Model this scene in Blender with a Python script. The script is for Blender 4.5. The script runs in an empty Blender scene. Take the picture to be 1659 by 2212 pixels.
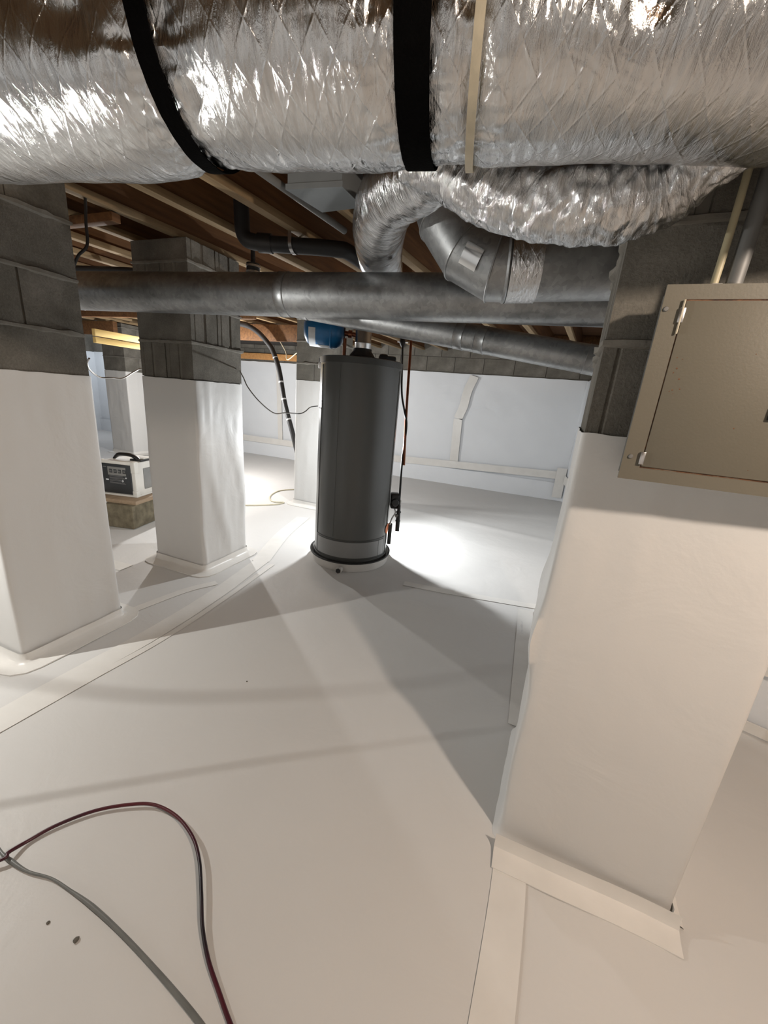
import bpy, bmesh, math, random
from mathutils import Vector, Matrix, noise
random.seed(7)
scn = bpy.context.scene
COL = scn.collection
PI = math.pi

# ------------------------------------------------------------------ camera
cam = bpy.data.cameras.new('camera'); co = bpy.data.objects.new('camera', cam); COL.objects.link(co)
cam.sensor_fit = 'VERTICAL'; cam.sensor_height = 24.0; cam.lens = 831.0 / 2212.0 * 24.0
cam.clip_start = 0.02; cam.clip_end = 60
Rv = Vector((0.92795975, 0.36357298, 0.08188641)); Uv = Vector((-0.17707651, 0.2368027, 0.95528445)); Fv = Vector((-0.32792469, 0.90096569, -0.28412362))
m = Matrix((Rv, Uv, -Fv)).transposed().to_4x4(); m.translation = Vector((0, 0, 1.15))
co.matrix_world = m
scn.camera = co

# ------------------------------------------------------------------ world, lights, exposure
w = bpy.data.worlds.new('world'); scn.world = w; w.use_nodes = True
w.node_tree.nodes['Background'].inputs[0].default_value = (0.75, 0.85, 1.0, 1)
w.node_tree.nodes['Background'].inputs[1].default_value = 0.02
vs = scn.view_settings
vs.view_transform = 'Standard'; vs.look = 'None'; vs.gamma = 1.0; vs.use_curve_mapping = False
vs.exposure = 0.0

def lamp(name, loc, watts, col, rad=0.04):
    l = bpy.data.lights.new(name, 'POINT'); l.energy = watts; l.color = col; l.shadow_soft_size = rad
    o = bpy.data.objects.new(name, l); COL.objects.link(o); o.location = loc; return o
lamp('work_light_far', (-3.46, 3.40, 1.05), 115, (1.0, 0.985, 0.97), 0.03)
lamp('work_light_behind_heater', (-1.33, 2.76, 0.80), 42, (0.95, 0.98, 1.0), 0.02)
sp = bpy.data.lights.new('flood_light', 'SPOT'); sp.energy = 92; sp.color = (0.95, 0.98, 1.0); sp.spot_size = math.radians(140); sp.spot_blend = .5; sp.shadow_soft_size = .02
so_ = bpy.data.objects.new('flood_light', sp); COL.objects.link(so_); so_.location = (-1.30, 2.78, 0.80)
so_.rotation_euler = Vector((1.35, -.25, -.75)).to_track_quat('-Z', 'Y').to_euler()
lamp('warm_bulb', (0.92, 0.10, 1.73), 70, (1.0, 0.84, 0.70), 0.04)
lamp('side_work_light', (-2.12, 0.30, 1.10), 48, (1.0, 0.985, 0.94), 0.004)
lamp('far_side_light', (-7.6, 4.9, 1.7), 30, (0.80, 0.90, 1.0), 0.05)

# ------------------------------------------------------------------ materials
MATS = {}
class N:
    def __init__(s, name):
        s.m = bpy.data.materials.new(name); s.m.use_nodes = True; s.t = s.m.node_tree
        s.b = s.t.nodes['Principled BSDF']; MATS[name] = s.m
    def n(s, kind, **kw):
        x = s.t.nodes.new(kind)
        for k, v in kw.items():
            if k.startswith('i_'):
                key = k[2:]; key = int(key) if key.isdigit() else key.replace('_', ' ')
                x.inputs[key].default_value = v
            else: setattr(x, k, v)
        return x
    def l(s, a, b): s.t.links.new(a, b)
    def coord(s, which='Object', scale=(1, 1, 1), rot=(0, 0, 0)):
        c = s.n('ShaderNodeTexCoord'); mp = s.n('ShaderNodeMapping')
        mp.inputs['Scale'].default_value = scale; mp.inputs['Rotation'].default_value = rot
        s.l(c.outputs[which], mp.inputs[0]); return mp.outputs[0]
    def noise(s, vec, scale, detail=4, rough=.5, dist=0):
        x = s.n('ShaderNodeTexNoise'); x.inputs['Scale'].default_value = scale; x.inputs['Detail'].default_value = detail
        x.inputs['Roughness'].default_value = rough; x.inputs['Distortion'].default_value = dist; s.l(vec, x.inputs['Vector']); return x.outputs['Fac']
    def ramp(s, fac, stops):
        r = s.n('ShaderNodeValToRGB'); e = r.color_ramp.elements
        e[0].position, e[0].color = stops[0][0], (*stops[0][1], 1); e[1].position, e[1].color = stops[-1][0], (*stops[-1][1], 1)
        for p, c in stops[1:-1]: q = e.new(p); q.color = (*c, 1)
        s.l(fac, r.inputs[0]); return r.outputs[0]
    def bump(s, h, strength=.3, dist=.01, prev=None):
        b = s.n('ShaderNodeBump'); b.inputs['Strength'].default_value = strength; b.inputs['Distance'].default_value = dist
        s.l(h, b.inputs['Height'])
        if prev: s.l(prev, b.inputs['Normal'])
        return b.outputs[0]
    def set(s, **kw):
        for k, v in kw.items():
            k = k.replace('_', ' ')
            if isinstance(v, tuple): v = (*v, 1) if len(v) == 3 else v
            s.b.inputs[k].default_value = v
        return s
    def base(s, out): s.l(out, s.b.inputs['Base Color'])
    def nrm(s, out): s.l(out, s.b.inputs['Normal'])
def plain(name, col, rough=.5, metal=0, nscale=0, nb=0.0, spec=.5, var=.12):
    a = N(name); a.set(Base_Color=col, Roughness=rough, Metallic=metal); a.b.inputs['Specular IOR Level'].default_value = spec
    v = a.coord(); f = a.noise(v, nscale or 12, 4)
    c = lambda k: tuple(min(1, x * k) for x in col)
    a.base(a.ramp(f, [(.3, c(1 - var)), (.7, c(1 + var))]))
    if nb: a.nrm(a.bump(a.noise(v, (nscale or 12) * 4, 3), nb, .003))
    return a.m

def liner(name, col):
    a = N(name); v = a.coord(); f = a.noise(v, 3.0, 5)
    a.base(a.ramp(f, [(.3, tuple(x * .97 for x in col)), (.7, col)]))
    a.set(Roughness=.48); a.b.inputs['Specular IOR Level'].default_value = .32
    b1 = a.bump(a.noise(v, 4.5, 4, .55, .6), .25, .02)
    b2 = a.bump(a.noise(v, 220, 2), .08, .002, b1)
    a.nrm(b2); return a.m
M_LINER = liner('vapour_liner', (.655, .648, .63))
M_WALLLINER = liner('wall_liner', (.76, .785, .81))
def tape():
    a = N('seam_tape'); v = a.coord(); a.base(a.ramp(a.noise(v, 9, 4), [(.3, (.70, .685, .65)), (.7, (.76, .745, .71))]))
    a.set(Roughness=.36); a.nrm(a.bump(a.noise(v, 40, 4), .15, .004)); return a.m
M_TAPE = tape()
def cmu():
    a = N('concrete_block'); v = a.coord()
    f = a.noise(v, 5, 6, .65); g = a.noise(v, 140, 3, .7)
    mx = a.n('ShaderNodeMath', operation='MULTIPLY_ADD'); a.l(g, mx.inputs[0]); mx.inputs[1].default_value = .45; a.l(f, mx.inputs[2])
    a.base(a.ramp(mx.outputs[0], [(.45, (.085, .079, .066)), (.75, (.15, .14, .12)), (.95, (.21, .195, .17))]))
    a.set(Roughness=.93); a.b.inputs['Specular IOR Level'].default_value = .2
    b = a.bump(g, .55, .004); a.nrm(a.bump(f, .25, .01, b)); return a.m
M_CMU = cmu()
M_MORTAR = plain('mortar', (.17, .158, .135), .95, 0, 30, .6)
def foil(name, vertical=False):
    a = N(name); uv = a.coord('UV')
    a.set(Metallic=1.0, Base_Color=(.63, .635, .64)); 
    # crinkles: fine streaks running around the duct, broken by broad soft facets
    st = a.coord('UV', (34, 7, 1)); s1 = a.noise(st, 3.4, 6, .68, .9)
    vo = a.n('ShaderNodeTexVoronoi', feature='DISTANCE_TO_EDGE'); vo.inputs['Scale'].default_value = 16
    vc = a.coord('UV', (2.0, .8, 1), (0, 0, .5)); dn = a.n('ShaderNodeTexNoise'); dn.inputs['Scale'].default_value = 6; a.l(vc, dn.inputs[0])
    mixv = a.n('ShaderNodeMixRGB'); mixv.inputs[0].default_value = .35; a.l(vc, mixv.inputs[1]); a.l(dn.outputs['Color'], mixv.inputs[2]); a.l(mixv.outputs[0], vo.inputs['Vector'])
    big = a.noise(uv, 9, 3, .5, 1.2)
    # reinforcing scrim: two crossing families of fine raised threads
    hs = []
    for rot in (.62, -.62):
        c = a.coord('UV', (1, 1, 1), (0, 0, rot)); wv = a.n('ShaderNodeTexWave', wave_type='BANDS', bands_direction='X'); wv.inputs['Scale'].default_value = 9.5
        wv.inputs['Distortion'].default_value = .35; wv.inputs['Detail'].default_value = 1; a.l(c, wv.inputs[0])
        p = a.n('ShaderNodeMath', operation='POWER'); a.l(wv.outputs['Fac'], p.inputs[0]); p.inputs[1].default_value = 60; hs.append(p.outputs[0])
    mxs = a.n('ShaderNodeMath', operation='MAXIMUM'); a.l(hs[0], mxs.inputs[0]); a.l(hs[1], mxs.inputs[1])
    b = a.bump(big, .35, .012); b = a.bump(vo.outputs['Distance'], .2 if not vertical else .5, .006, b); b = a.bump(s1, .5 if not vertical else .75, .0045, b)
    b = a.bump(mxs.outputs[0], .24, .0014, b); a.nrm(b)
    a.l(a.ramp(big, [(.3, (.10,) * 3), (.7, (.20,) * 3)]), a.b.inputs['Roughness'])
    return a.m
M_FOIL = foil('foil_facing'); M_FOILC = foil('crinkled_foil', True)
def galv():
    a = N('galvanised_steel'); v = a.coord()
    vo = a.n('ShaderNodeTexVoronoi'); vo.inputs['Scale'].default_value = 70; a.l(v, vo.inputs['Vector'])
    f = a.noise(v, 7, 5, .6)
    mx = a.n('ShaderNodeMath', operation='MULTIPLY_ADD'); a.l(vo.outputs['Color'], mx.inputs[0]); mx.inputs[1].default_value = .25; a.l(f, mx.inputs[2])
    a.base(a.ramp(mx.outputs[0], [(.4, (.22, .228, .232)), (.8, (.38, .388, .392))]))
    a.l(a.ramp(f, [(.3, (.36,) * 3), (.7, (.5,) * 3)]), a.b.inputs['Roughness'])
    a.set(Metallic=.9); a.nrm(a.bump(f, .08, .004)); return a.m
M_GALV = galv()
def wood(name, dark, light, scale=(1, 1, 1)):
    a = N(name); v = a.coord('Object', (22, 1.3, 22)); f = a.noise(v, 1.6, 6, .6, .6)
    a.base(a.ramp(f, [(.3, dark), (.7, light)])); a.set(Roughness=.7); a.nrm(a.bump(f, .25, .003)); return a.m
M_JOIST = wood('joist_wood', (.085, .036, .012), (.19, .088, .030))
M_PINE = wood('pine_board', (.74, .50, .17), (.88, .66, .28))
M_BOARD = wood('dull_board', (.27, .19, .12), (.38, .28, .185))
M_BATTEN = wood('batten_wood', (.48, .22, .07), (.62, .33, .12))
M_SUB = plain('subfloor_plywood', (.17, .085, .04), .85, 0, 5, .2)
M_BLACK = plain('black_strap_fabric', (.0025, .0025, .0025), .95, 0, 80, .3, .03)
M_HEAT = plain('grey_enamel', (.085, .087, .083), .30, 0, 3, 0, .5, .05)
M_HEATD = plain('dark_enamel', (.045, .046, .044), .4, 0, 4, 0, .5, .05)
M_HEATL = plain('access_panel_grey', (.23, .23, .228), .42, .2, 4, 0, .5, .05)
M_BLK = plain('black_plastic', (.012, .012, .013), .45, 0, 20)
M_RUB = plain('matt_black_pipe', (.02, .02, .021), .55, 0, 20)
M_CHROME = plain('bright_metal', (.62, .62, .62), .28, 1, 30)
M_COPPER = plain('tarnished_copper', (.23, .085, .045), .42, .85, 30)
M_BLUE = plain('blue_enamel', (.012, .13, .32), .38, 0, 6, 0, .5, .15)
M_LABEL = plain('paper_label', (.62, .64, .66), .6, 0, 20, 0, .3, .05)
M_ORANGE = plain('orange_sticker', (.85, .22, .06), .5)
M_PAN = plain('pan_plastic', (.62, .60, .57), .42, 0, 6)
def panelm():
    a = N('panel_paint'); v = a.coord(); f = a.noise(v, 3, 4)
    a.base(a.ramp(f, [(.3, (.118, .107, .080)), (.7, (.136, .124, .094))])); a.set(Roughness=.5)
    a.nrm(a.bump(a.noise(v, 260, 2), .08, .002)); return a.m
M_PANEL = panelm()
def rustm():
    a = N('rusty_edge'); v = a.coord(); f = a.noise(v, 26, 6, .7)
    a.base(a.ramp(f, [(.32, (.19, .16, .12)), (.45, (.15, .07, .032)), (.6, (.05, .025, .015))])); a.set(Roughness=.8); return a.m
M_RUST = rustm()
M_BEIGE = plain('beige_strap', (.50, .45, .34), .6, 0, 30, .2)
M_STRANDG = plain('dull_grey_strand', (.16, .165, .155), .38, 0, 25)
def hosem():
    a = N('red_and_black_hose'); v = a.coord('UV', (1, 1, 1)); f = a.noise(v, 2.6, 2)
    a.base(a.ramp(f, [(.42, (.012, .008, .011)), (.5, (.055, .006, .014)), (.62, (.085, .008, .012))])); a.set(Roughness=.35); return a.m
M_HOSE = hosem()
M_WIRE = plain('bare_metal_wire', (.42, .42, .42), .3, 1, 50)
M_WSHELL = plain('white_plastic_shell', (.72, .70, .65), .45, 0, 8, 0, .4, .05)
M_DGREY = plain('dark_grey_plastic', (.03, .033, .036), .42, 0, 8)
M_MGREY = plain('mid_grey_plastic', (.22, .22, .21), .5, 0, 8)
M_PRINT = plain('white_print', (.2, .2, .2), .6, 0, 8)
M_OLDBLOCK = plain('weathered_concrete', (.165, .142, .098), .95, 0, 18, .6, .2, .3)
M_PALE = plain('pale_cable', (.60, .55, .40), .5)
M_CREAM = plain('cream_pvc_conduit', (.42, .37, .24), .5, 0, 10)
M_CONDUIT = plain('dull_grey_conduit', (.17, .17, .165), .55, .3, 10)
M_DUSTY = plain('dark_crumb', (.12, .11, .09), .9)
M_SASH = plain('boot_sheet_metal', (.22, .24, .25), .5, .5, 6)
M_OPENING = plain('dark_opening_black', (.012, .011, .010), .8, 0, 10, .3)  # flat black standing in for the shade of a dark opening

# ------------------------------------------------------------------ mesh helpers
def link(name, bm, mat, parent=None, loc=(0, 0, 0), smooth=True):
    me = bpy.data.meshes.new(name); bm.to_mesh(me); bm.free()
    for x in (mat if isinstance(mat, (list, tuple)) else [mat]): me.materials.append(x)
    if smooth: me.polygons.foreach_set('use_smooth', [True] * len(me.polygons)); me.set_sharp_from_angle(angle=math.radians(38))
    o = bpy.data.objects.new(name, me); COL.objects.link(o); o.location = loc
    if parent: o.parent = parent
    return o
def tag(o, label=None, cat=None, group=None, kind=None):
    for k, v in (('label', label), ('category', cat), ('group', group), ('kind', kind)):
        if v: o[k] = v
    return o
def empty(name, loc, label, cat, rz=0, group=None):
    o = bpy.data.objects.new(name, None); COL.objects.link(o); o.location = loc; o.rotation_euler = (0, 0, rz); o.empty_display_size = .1
    return tag(o, label, cat, group)
def box(bm, x0, x1, y0, y1, z0, z1, bev=0):
    r = bmesh.ops.create_cube(bm, size=1)
    for v in r['verts']: v.co = Vector((x0 + (v.co.x + .5) * (x1 - x0), y0 + (v.co.y + .5) * (y1 - y0), z0 + (v.co.z + .5) * (z1 - z0)))
    if bev:
        es = list({e for v in r['verts'] for e in v.link_edges})
        bmesh.ops.bevel(bm, geom=es, offset=bev, segments=2, affect='EDGES', profile=.5)
def B(name, ext, mat, parent=None, bev=.002, loc=(0, 0, 0)):
    bm = bmesh.new(); box(bm, *ext, bev); return link(name, bm, mat, parent, loc)
def prism(bm, prof, z0, z1):
    lo = [bm.verts.new((x, y, z0)) for x, y in prof]; hi = [bm.verts.new((x, y, z1)) for x, y in prof]; n = len(prof)
    for i in range(n): bm.faces.new((lo[i], lo[(i + 1) % n], hi[(i + 1) % n], hi[i]))
    bm.faces.new(list(reversed(lo))); bm.faces.new(hi)
    bmesh.ops.recalc_face_normals(bm, faces=bm.faces)
def catmull(pts, k=8):
    P = [Vector(p) for p in pts]
    if len(P) < 3: return [P[0].lerp(P[-1], i / k) for i in range(k + 1)]
    P = [P[0] * 2 - P[1]] + P + [P[-1] * 2 - P[-2]]; out = []
    for i in range(1, len(P) - 2):
        for j in range(k):
            t = j / k; a, b, c, d = P[i - 1:i + 3]
            out.append(.5 * ((2 * b) + (c - a) * t + (2 * a - 5 * b + 4 * c - d) * t * t + (3 * b - a - 3 * c + d) * t ** 3))
    out.append(P[-2]); return out
def tube_bm(pts, r, seg=12, disp=None, caps=True, sy=1.0, start=0.0):
    bm = bmesh.new(); uvl = bm.loops.layers.uv.new('UVMap')
    n = len(pts); pts = [Vector(p) for p in pts]
    rr = r if isinstance(r, (list, tuple)) else [r] * n
    L = [0.0]
    for i in range(1, n): L.append(L[-1] + (pts[i] - pts[i - 1]).length)
    T = [(pts[min(i + 1, n - 1)] - pts[max(i - 1, 0)]).normalized() for i in range(n)]
    up = Vector((0, 0, 1)) if abs(T[0].z) < .9 else Vector((1, 0, 0))
    u = (up - T[0] * up.dot(T[0])).normalized(); rings = []
    for i in range(n):
        u = (u - T[i] * u.dot(T[i])).normalized(); v = T[i].cross(u); ring = []
        for j in range(seg):
            th = 2 * PI * j / seg; d = math.cos(th) * u + math.sin(th) * v * sy
            rad = rr[i] + (disp(L[i] + start, th, pts[i] + d * rr[i]) if disp else 0)
            ring.append(bm.verts.new(pts[i] + d * rad))
        rings.append(ring)
    for i in range(n - 1):
        for j in range(seg):
            k = (j + 1) % seg; f = bm.faces.new((rings[i][j], rings[i][k], rings[i + 1][k], rings[i + 1][j]))
            uv = [(L[i], j), (L[i], j + 1), (L[i + 1], j + 1), (L[i + 1], j)]
            for lp, (a, b) in zip(f.loops, uv): lp[uvl].uv = (a, b / seg * 2 * PI * rr[0])
    if caps: bm.faces.new(list(reversed(rings[0]))); bm.faces.new(rings[-1])
    bmesh.ops.recalc_face_normals(bm, faces=bm.faces)
    return bm
def tube(name, pts, r, mat, parent=None, seg=12, k=8, **kw):
    P = catmull(pts, k)
    if isinstance(r, (list, tuple)):
        m_ = len(r) - 1; rr = []
        for i in range(len(P)):
            f = i / (len(P) - 1) * m_; a = min(int(f), m_ - 1); rr.append(r[a] + (r[a + 1] - r[a]) * (f - a))
        r = rr
    o0 = Vector((0, 0, 0)) if parent else Vector(P[0])
    return link(name, tube_bm([p - o0 for p in P], r, seg, **kw), mat, parent, o0)
def lathe(name, prof, mat, parent=None, seg=48, loc=(0, 0, 0), rot=None):
    bm = bmesh.new(); rings = []
    for r, z in prof:
        rings.append([bm.verts.new((r * math.cos(2 * PI * j / seg), r * math.sin(2 * PI * j / seg), z)) for j in range(seg)] if r > 1e-6 else [bm.verts.new((0, 0, z))])
    for a, b in zip(rings, rings[1:]):
        for j in range(seg):
            k = (j + 1) % seg
            if len(a) == 1: bm.faces.new((a[0], b[k], b[j]))
            elif len(b) == 1: bm.faces.new((a[j], a[k], b[0]))
            else: bm.faces.new((a[j], a[k], b[k], b[j]))
    bmesh.ops.recalc_face_normals(bm, faces=bm.faces)
    o = link(name, bm, mat, parent, loc)
    if rot: o.rotation_euler = rot
    return o
def nz(x, y, z=0): return noise.noise(Vector((x, y, z)))

# ------------------------------------------------------------------ floor
HC = Vector((-1.105, 2.385, 0))     # centre of the water heater
def fz(x, y):
    z = .004 * nz(x * 1.1, y * 1.1) + .0015 * nz(x * 4, y * 4, 3)
    d = math.hypot(x - HC.x, y - HC.y); z += .016 * math.exp(-((d - .30) / .09) ** 2)
    # soft ridge where the sheets overlap beyond the heater
    if -1.6 < x < .6: z += .012 * math.exp(-((y - (3.74 - .12 * x)) / .06) ** 2)
    z += .010 * math.exp(-((y - (2.02 + .06 * x)) / .10) ** 2) * (1 if -.9 < x < .1 else 0)
    return max(z, -.003)
X0, X1, Y0, Y1 = -8.6, 2.9, -1.6, 6.0
bm = bmesh.new(); nx, ny = 250, 180
g = [[bm.verts.new((X0 + (X1 - X0) * i / nx, Y0 + (Y1 - Y0) * j / ny, 0)) for j in range(ny + 1)] for i in range(nx + 1)]
for r_ in g:
    for v in r_: v.co.z = fz(v.co.x, v.co.y)
for i in range(nx):
    for j in range(ny): bm.faces.new((g[i][j], g[i + 1][j], g[i + 1][j + 1], g[i][j + 1]))
floor = link('floor', bm, M_LINER); tag(floor, kind='structure')
def strip(name, pts, width, parent=floor, mat=None, lift=.0022, wob=.0):
    P = catmull(pts, 14); bm = bmesh.new(); rows = []
    for i, p in enumerate(P):
        t = (P[min(i + 1, len(P) - 1)] - P[max(i - 1, 0)]); t.z = 0; t.normalize(); s = Vector((-t.y, t.x, 0)); row = []
        for q in (-.5, -.17, .17, .5):
            c = p + s * (q * width + wob * nz(p.x * 9, p.y * 9, q)); row.append(bm.verts.new((c.x, c.y, fz(c.x, c.y) + lift + .0008 * nz(c.x * 40, c.y * 40))))
        rows.append(row)
    for a, b in zip(rows, rows[1:]):
        for j in range(3): bm.faces.new((a[j], a[j + 1], b[j + 1], b[j]))
    bmesh.ops.recalc_face_normals(bm, faces=bm.faces)
    for f in bm.faces:
        if f.normal.z < 0: f.normal_flip()
    r = bmesh.ops.extrude_face_region(bm, geom=list(bm.faces))
    for v in r['geom']:
        if isinstance(v, bmesh.types.BMVert): v.co.z += .0008
    return link(name, bm, mat or M_TAPE, parent)
strip('seam_tape', [(-1.515, .30, 0), (-1.512, .77, 0), (-1.50, 1.10, 0), (-1.525, 1.52, 0), (-1.60, 2.02, 0)], .10)
strip('seam_tape', [(-1.60, 2.0, 0), (-1.78, 2.5, 0), (-1.9, 3.0, 0)], .12)
strip('seam_tape', [(-1.77, 1.10, 0), (-1.70, 1.45, 0), (-1.62, 1.62, 0)], .05)
strip('seam_tape', [(-1.47, .30, 0), (-1.45, .77, 0), (-1.43, 1.10, 0), (-1.45, 1.52, 0), (-1.50, 2.0, 0)], .03)
strip('seam_tape', [(.142, .862, 0), (.137, .70, 0), (.125, .52, 0), (.10, .2, 0)], .082)
strip('seam_tape', [(.135, 2.25, 0), (.14, 1.8, 0), (.143, 1.30, 0)], .085)
strip('seam_tape', [(-.62, 2.20, 0), (-.24, 2.25, 0), (.60, 2.40, 0)], .06)
strip('seam_tape', [(-5.0, 1.35, 0), (-3.6, 1.42, 0), (-2.22, 1.50, 0)], .09)
for x, y, s in ((-.792, .276, .0035), (-.71, .282, .0055), (-.91, 1.045, .003)):
    bm = bmesh.new(); bmesh.ops.create_icosphere(bm, subdivisions=2, radius=s)
    for v in bm.verts: v.co *= 1 + .3 * nz(v.co.x * 300, v.co.y * 300, v.co.z * 300); v.co.z *= .5
    o = link('dirt_crumb', bm, M_DUSTY, None, (x, y, fz(x, y) + s * .4))
    tag(o, {.0035: 'smaller dark crumb of dirt on the white floor, lower left', .0055: 'larger dark crumb of dirt near the grey strand on the floor', .003: 'tiny dark fleck on the open floor before the water heater'}[s], 'crumb')

# ------------------------------------------------------------------ blocks
def block_bm(w, d, h, flutes):
    """one hollow block w along x, d along y; flutes: set of sides ('x' ends, 'y' ends) that show recessed cores"""
    def side(a, b, nrm, fl, ln):
        ax = Vector(b) - Vector(a); pts = [Vector(a)]
        if fl:
            for t0, t1, dp in ((.12, .17, .003), (.46, .58, .010)):
                s = .02
                pts += [Vector(a) + ax * t0, Vector(a) + ax * (t0 + s) - Vector(nrm) * dp, Vector(a) + ax * (t1 - s) - Vector(nrm) * dp, Vector(a) + ax * t1]
        return pts
    c = .004
    P = []
    P += side((0, 0), (w, 0), (0, -1), 'y' in flutes, w) + side((w, 0), (w, d), (1, 0), 'x' in flutes, d) + side((w, d), (0, d), (0, 1), 'y' in flutes, w) + side((0, d), (0, 0), (-1, 0), 'x' in flutes, d)
    bm = bmesh.new(); prism(bm, [(p.x, p.y) for p in P], 0, h)
    return bm
BM_CACHE = {}
def block(parent, x, y, z, w, d, h, flutes=''):
    key = (round(w, 3), round(d, 3), round(h, 3), flutes)
    if key not in BM_CACHE:
        o = link('block', block_bm(w, d, h, flutes), M_CMU, parent, (x, y, z), smooth=False); BM_CACHE[key] = o.data
    else:
        o = bpy.data.objects.new('block', BM_CACHE[key]); COL.objects.link(o); o.parent = parent; o.location = (x, y, z)
    return o
def mortar_ring(parent, x0, x1, y0, y1, z, seed=0):
    """squeezed-out bed joint: uneven ribbon round the pier"""
    P = []; k = 14
    for (ax, ay), (bx, by) in (((x0, y0), (x1, y0)), ((x1, y0), (x1, y1)), ((x1, y1), (x0, y1)), ((x0, y1), (x0, y0))):
        for i in range(k): P.append((ax + (bx - ax) * i / k, ay + (by - ay) * i / k))
    cx, cy = (x0 + x1) / 2, (y0 + y1) / 2; bm = bmesh.new(); rings = []
    prof = ((-.02, -.006), (.0, -.0075), (.010, -.004), (.011, .004), (.0, .0065), (-.02, .006))
    for i, (px, py) in enumerate(P):
        q = nz(px * 22, py * 22, z * 9 + seed); q2 = nz(px * 60, py * 60, z + seed)
        ox = 1 if px > cx + (x1 - cx) * .98 else (-1 if px < cx - (x1 - cx) * .98 else 0); oy = 1 if py > cy + (y1 - cy) * .98 else (-1 if py < cy - (y1 - cy) * .98 else 0)
        ring = []
        for o_, dz in prof:
            e = o_ * (.35 + 1.2 * max(0, q + .25)) if o_ > 0 else o_
            ring.append(bm.verts.new((px + ox * e, py + oy * e, z + dz * (1.0 + 1.3 * max(0, q)) + .002 * q2)))
        rings.append(ring)
    n = len(rings)
    for i in range(n):
        a, b = rings[i], rings[(i + 1) % n]
        for j in range(len(prof)): bm.faces.new((a[j], a[(j + 1) % len(prof)], b[(j + 1) % len(prof)], b[j]))
    bmesh.ops.recalc_face_normals(bm, faces=bm.faces)
    return link('mortar_joint', bm, M_MORTAR, parent)
def rect_loop(x0, x1, y0, y1, rad, step):
    P = []; cs = (((x0, y0), PI, x0 + rad, y0 + rad), ((x1, y0), 1.5 * PI, x1 - rad, y0 + rad), ((x1, y1), 0, x1 - rad, y1 - rad), ((x0, y1), .5 * PI, x0 + rad, y1 - rad))
    for i, (_, a0, cx, cy) in enumerate(cs):
        for q in range(4):
            t = a0 + (q / 3) * PI / 2; P.append((cx + rad * math.cos(t), cy + rad * math.sin(t), math.cos(t), math.sin(t)))
        _, b0, dx, dy = cs[(i + 1) % 4]; a = P[-1]; bx, by = dx + rad * math.cos(b0), dy + rad * math.sin(b0)
        L = math.hypot(bx - a[0], by - a[1]); k = max(2, int(L / step))
        for s in range(1, k): P.append((a[0] + (bx - a[0]) * s / k, a[1] + (by - a[1]) * s / k, math.cos(b0), math.sin(b0)))
    return P
def wrap(parent, x0, x1, y0, y1, ztop, seed=0, amp=.006, extra=None, step=.02, mat=None, lean=0.0, gap=.006):
    P = rect_loop(x0 - gap, x1 + gap, y0 - gap, y1 + gap, .012, step); bm = bmesh.new(); rows = []; mz = int(ztop / step)
    for j in range(mz + 1):
        row = []
        for (px, py, ox, oy) in P:
            z = ztop * j / mz
            if j == mz: z += .004 * nz(px * 20, py * 20, seed)
            s = px * 3.1 + py * 3.7
            d = amp * max(-.4, nz(s * 1.3, z * 1.1, seed) + .6 * nz(s * 5, z * 2.2, seed + 5)) + amp * .35 * nz(s * 14, z * 5, seed + 9)
            d += .018 * math.exp(-z / .018)
            if extra: d += extra(px, py, z, ox, oy)
            d = max(d, -.0012)
            row.append(bm.verts.new((px + ox * d + lean * (1 - z / ztop), py + oy * d, z)))
        rows.append(row)
    n = len(P)
    for a, b in zip(rows, rows[1:]):
        for i in range(n): k = (i + 1) % n; bm.faces.new((a[i], a[k], b[k], b[i]))
    bmesh.ops.recalc_face_normals(bm, faces=bm.faces)
    o = link('liner_wrap', bm, mat or M_LINER, parent)
    o.data.set_sharp_from_angle(angle=math.radians(80)); return o
def base_tape(parent, x0, x1, y0, y1, seed=0, up=.05, out=.05, lean=0.0):
    P = rect_loop(x0 - .006, x1 + .006, y0 - .006, y1 + .006, .014, .03); bm = bmesh.new(); rows = []
    for d, z in ((.0105, up), (.0115, up * .5), (.018, .015), (.035, .0085), (.028 + out, .0060), (.028 + out, .001), (.02, .001)):
        rows.append([bm.verts.new((px + ox * (d + .004 * nz(px * 12, py * 12, z * 20 + seed)) + lean, py + oy * (d + .004 * nz(px * 12, py * 12, seed)), z + (.004 * nz(px * 9, py * 9, seed) if z > .02 else .5 * fz(px, py)))) for px, py, ox, oy in P])
    n = len(P)
    for a, b in zip(rows, rows[1:]):
        for i in range(n): k = (i + 1) % n; bm.faces.new((a[i], a[k], b[k], b[i]))
    bmesh.ops.recalc_face_normals(bm, faces=bm.faces)
    return link('base_tape', bm, M_TAPE, parent)
COURSE = .193
ZJ = 1.84     # underside of the joists
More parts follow.
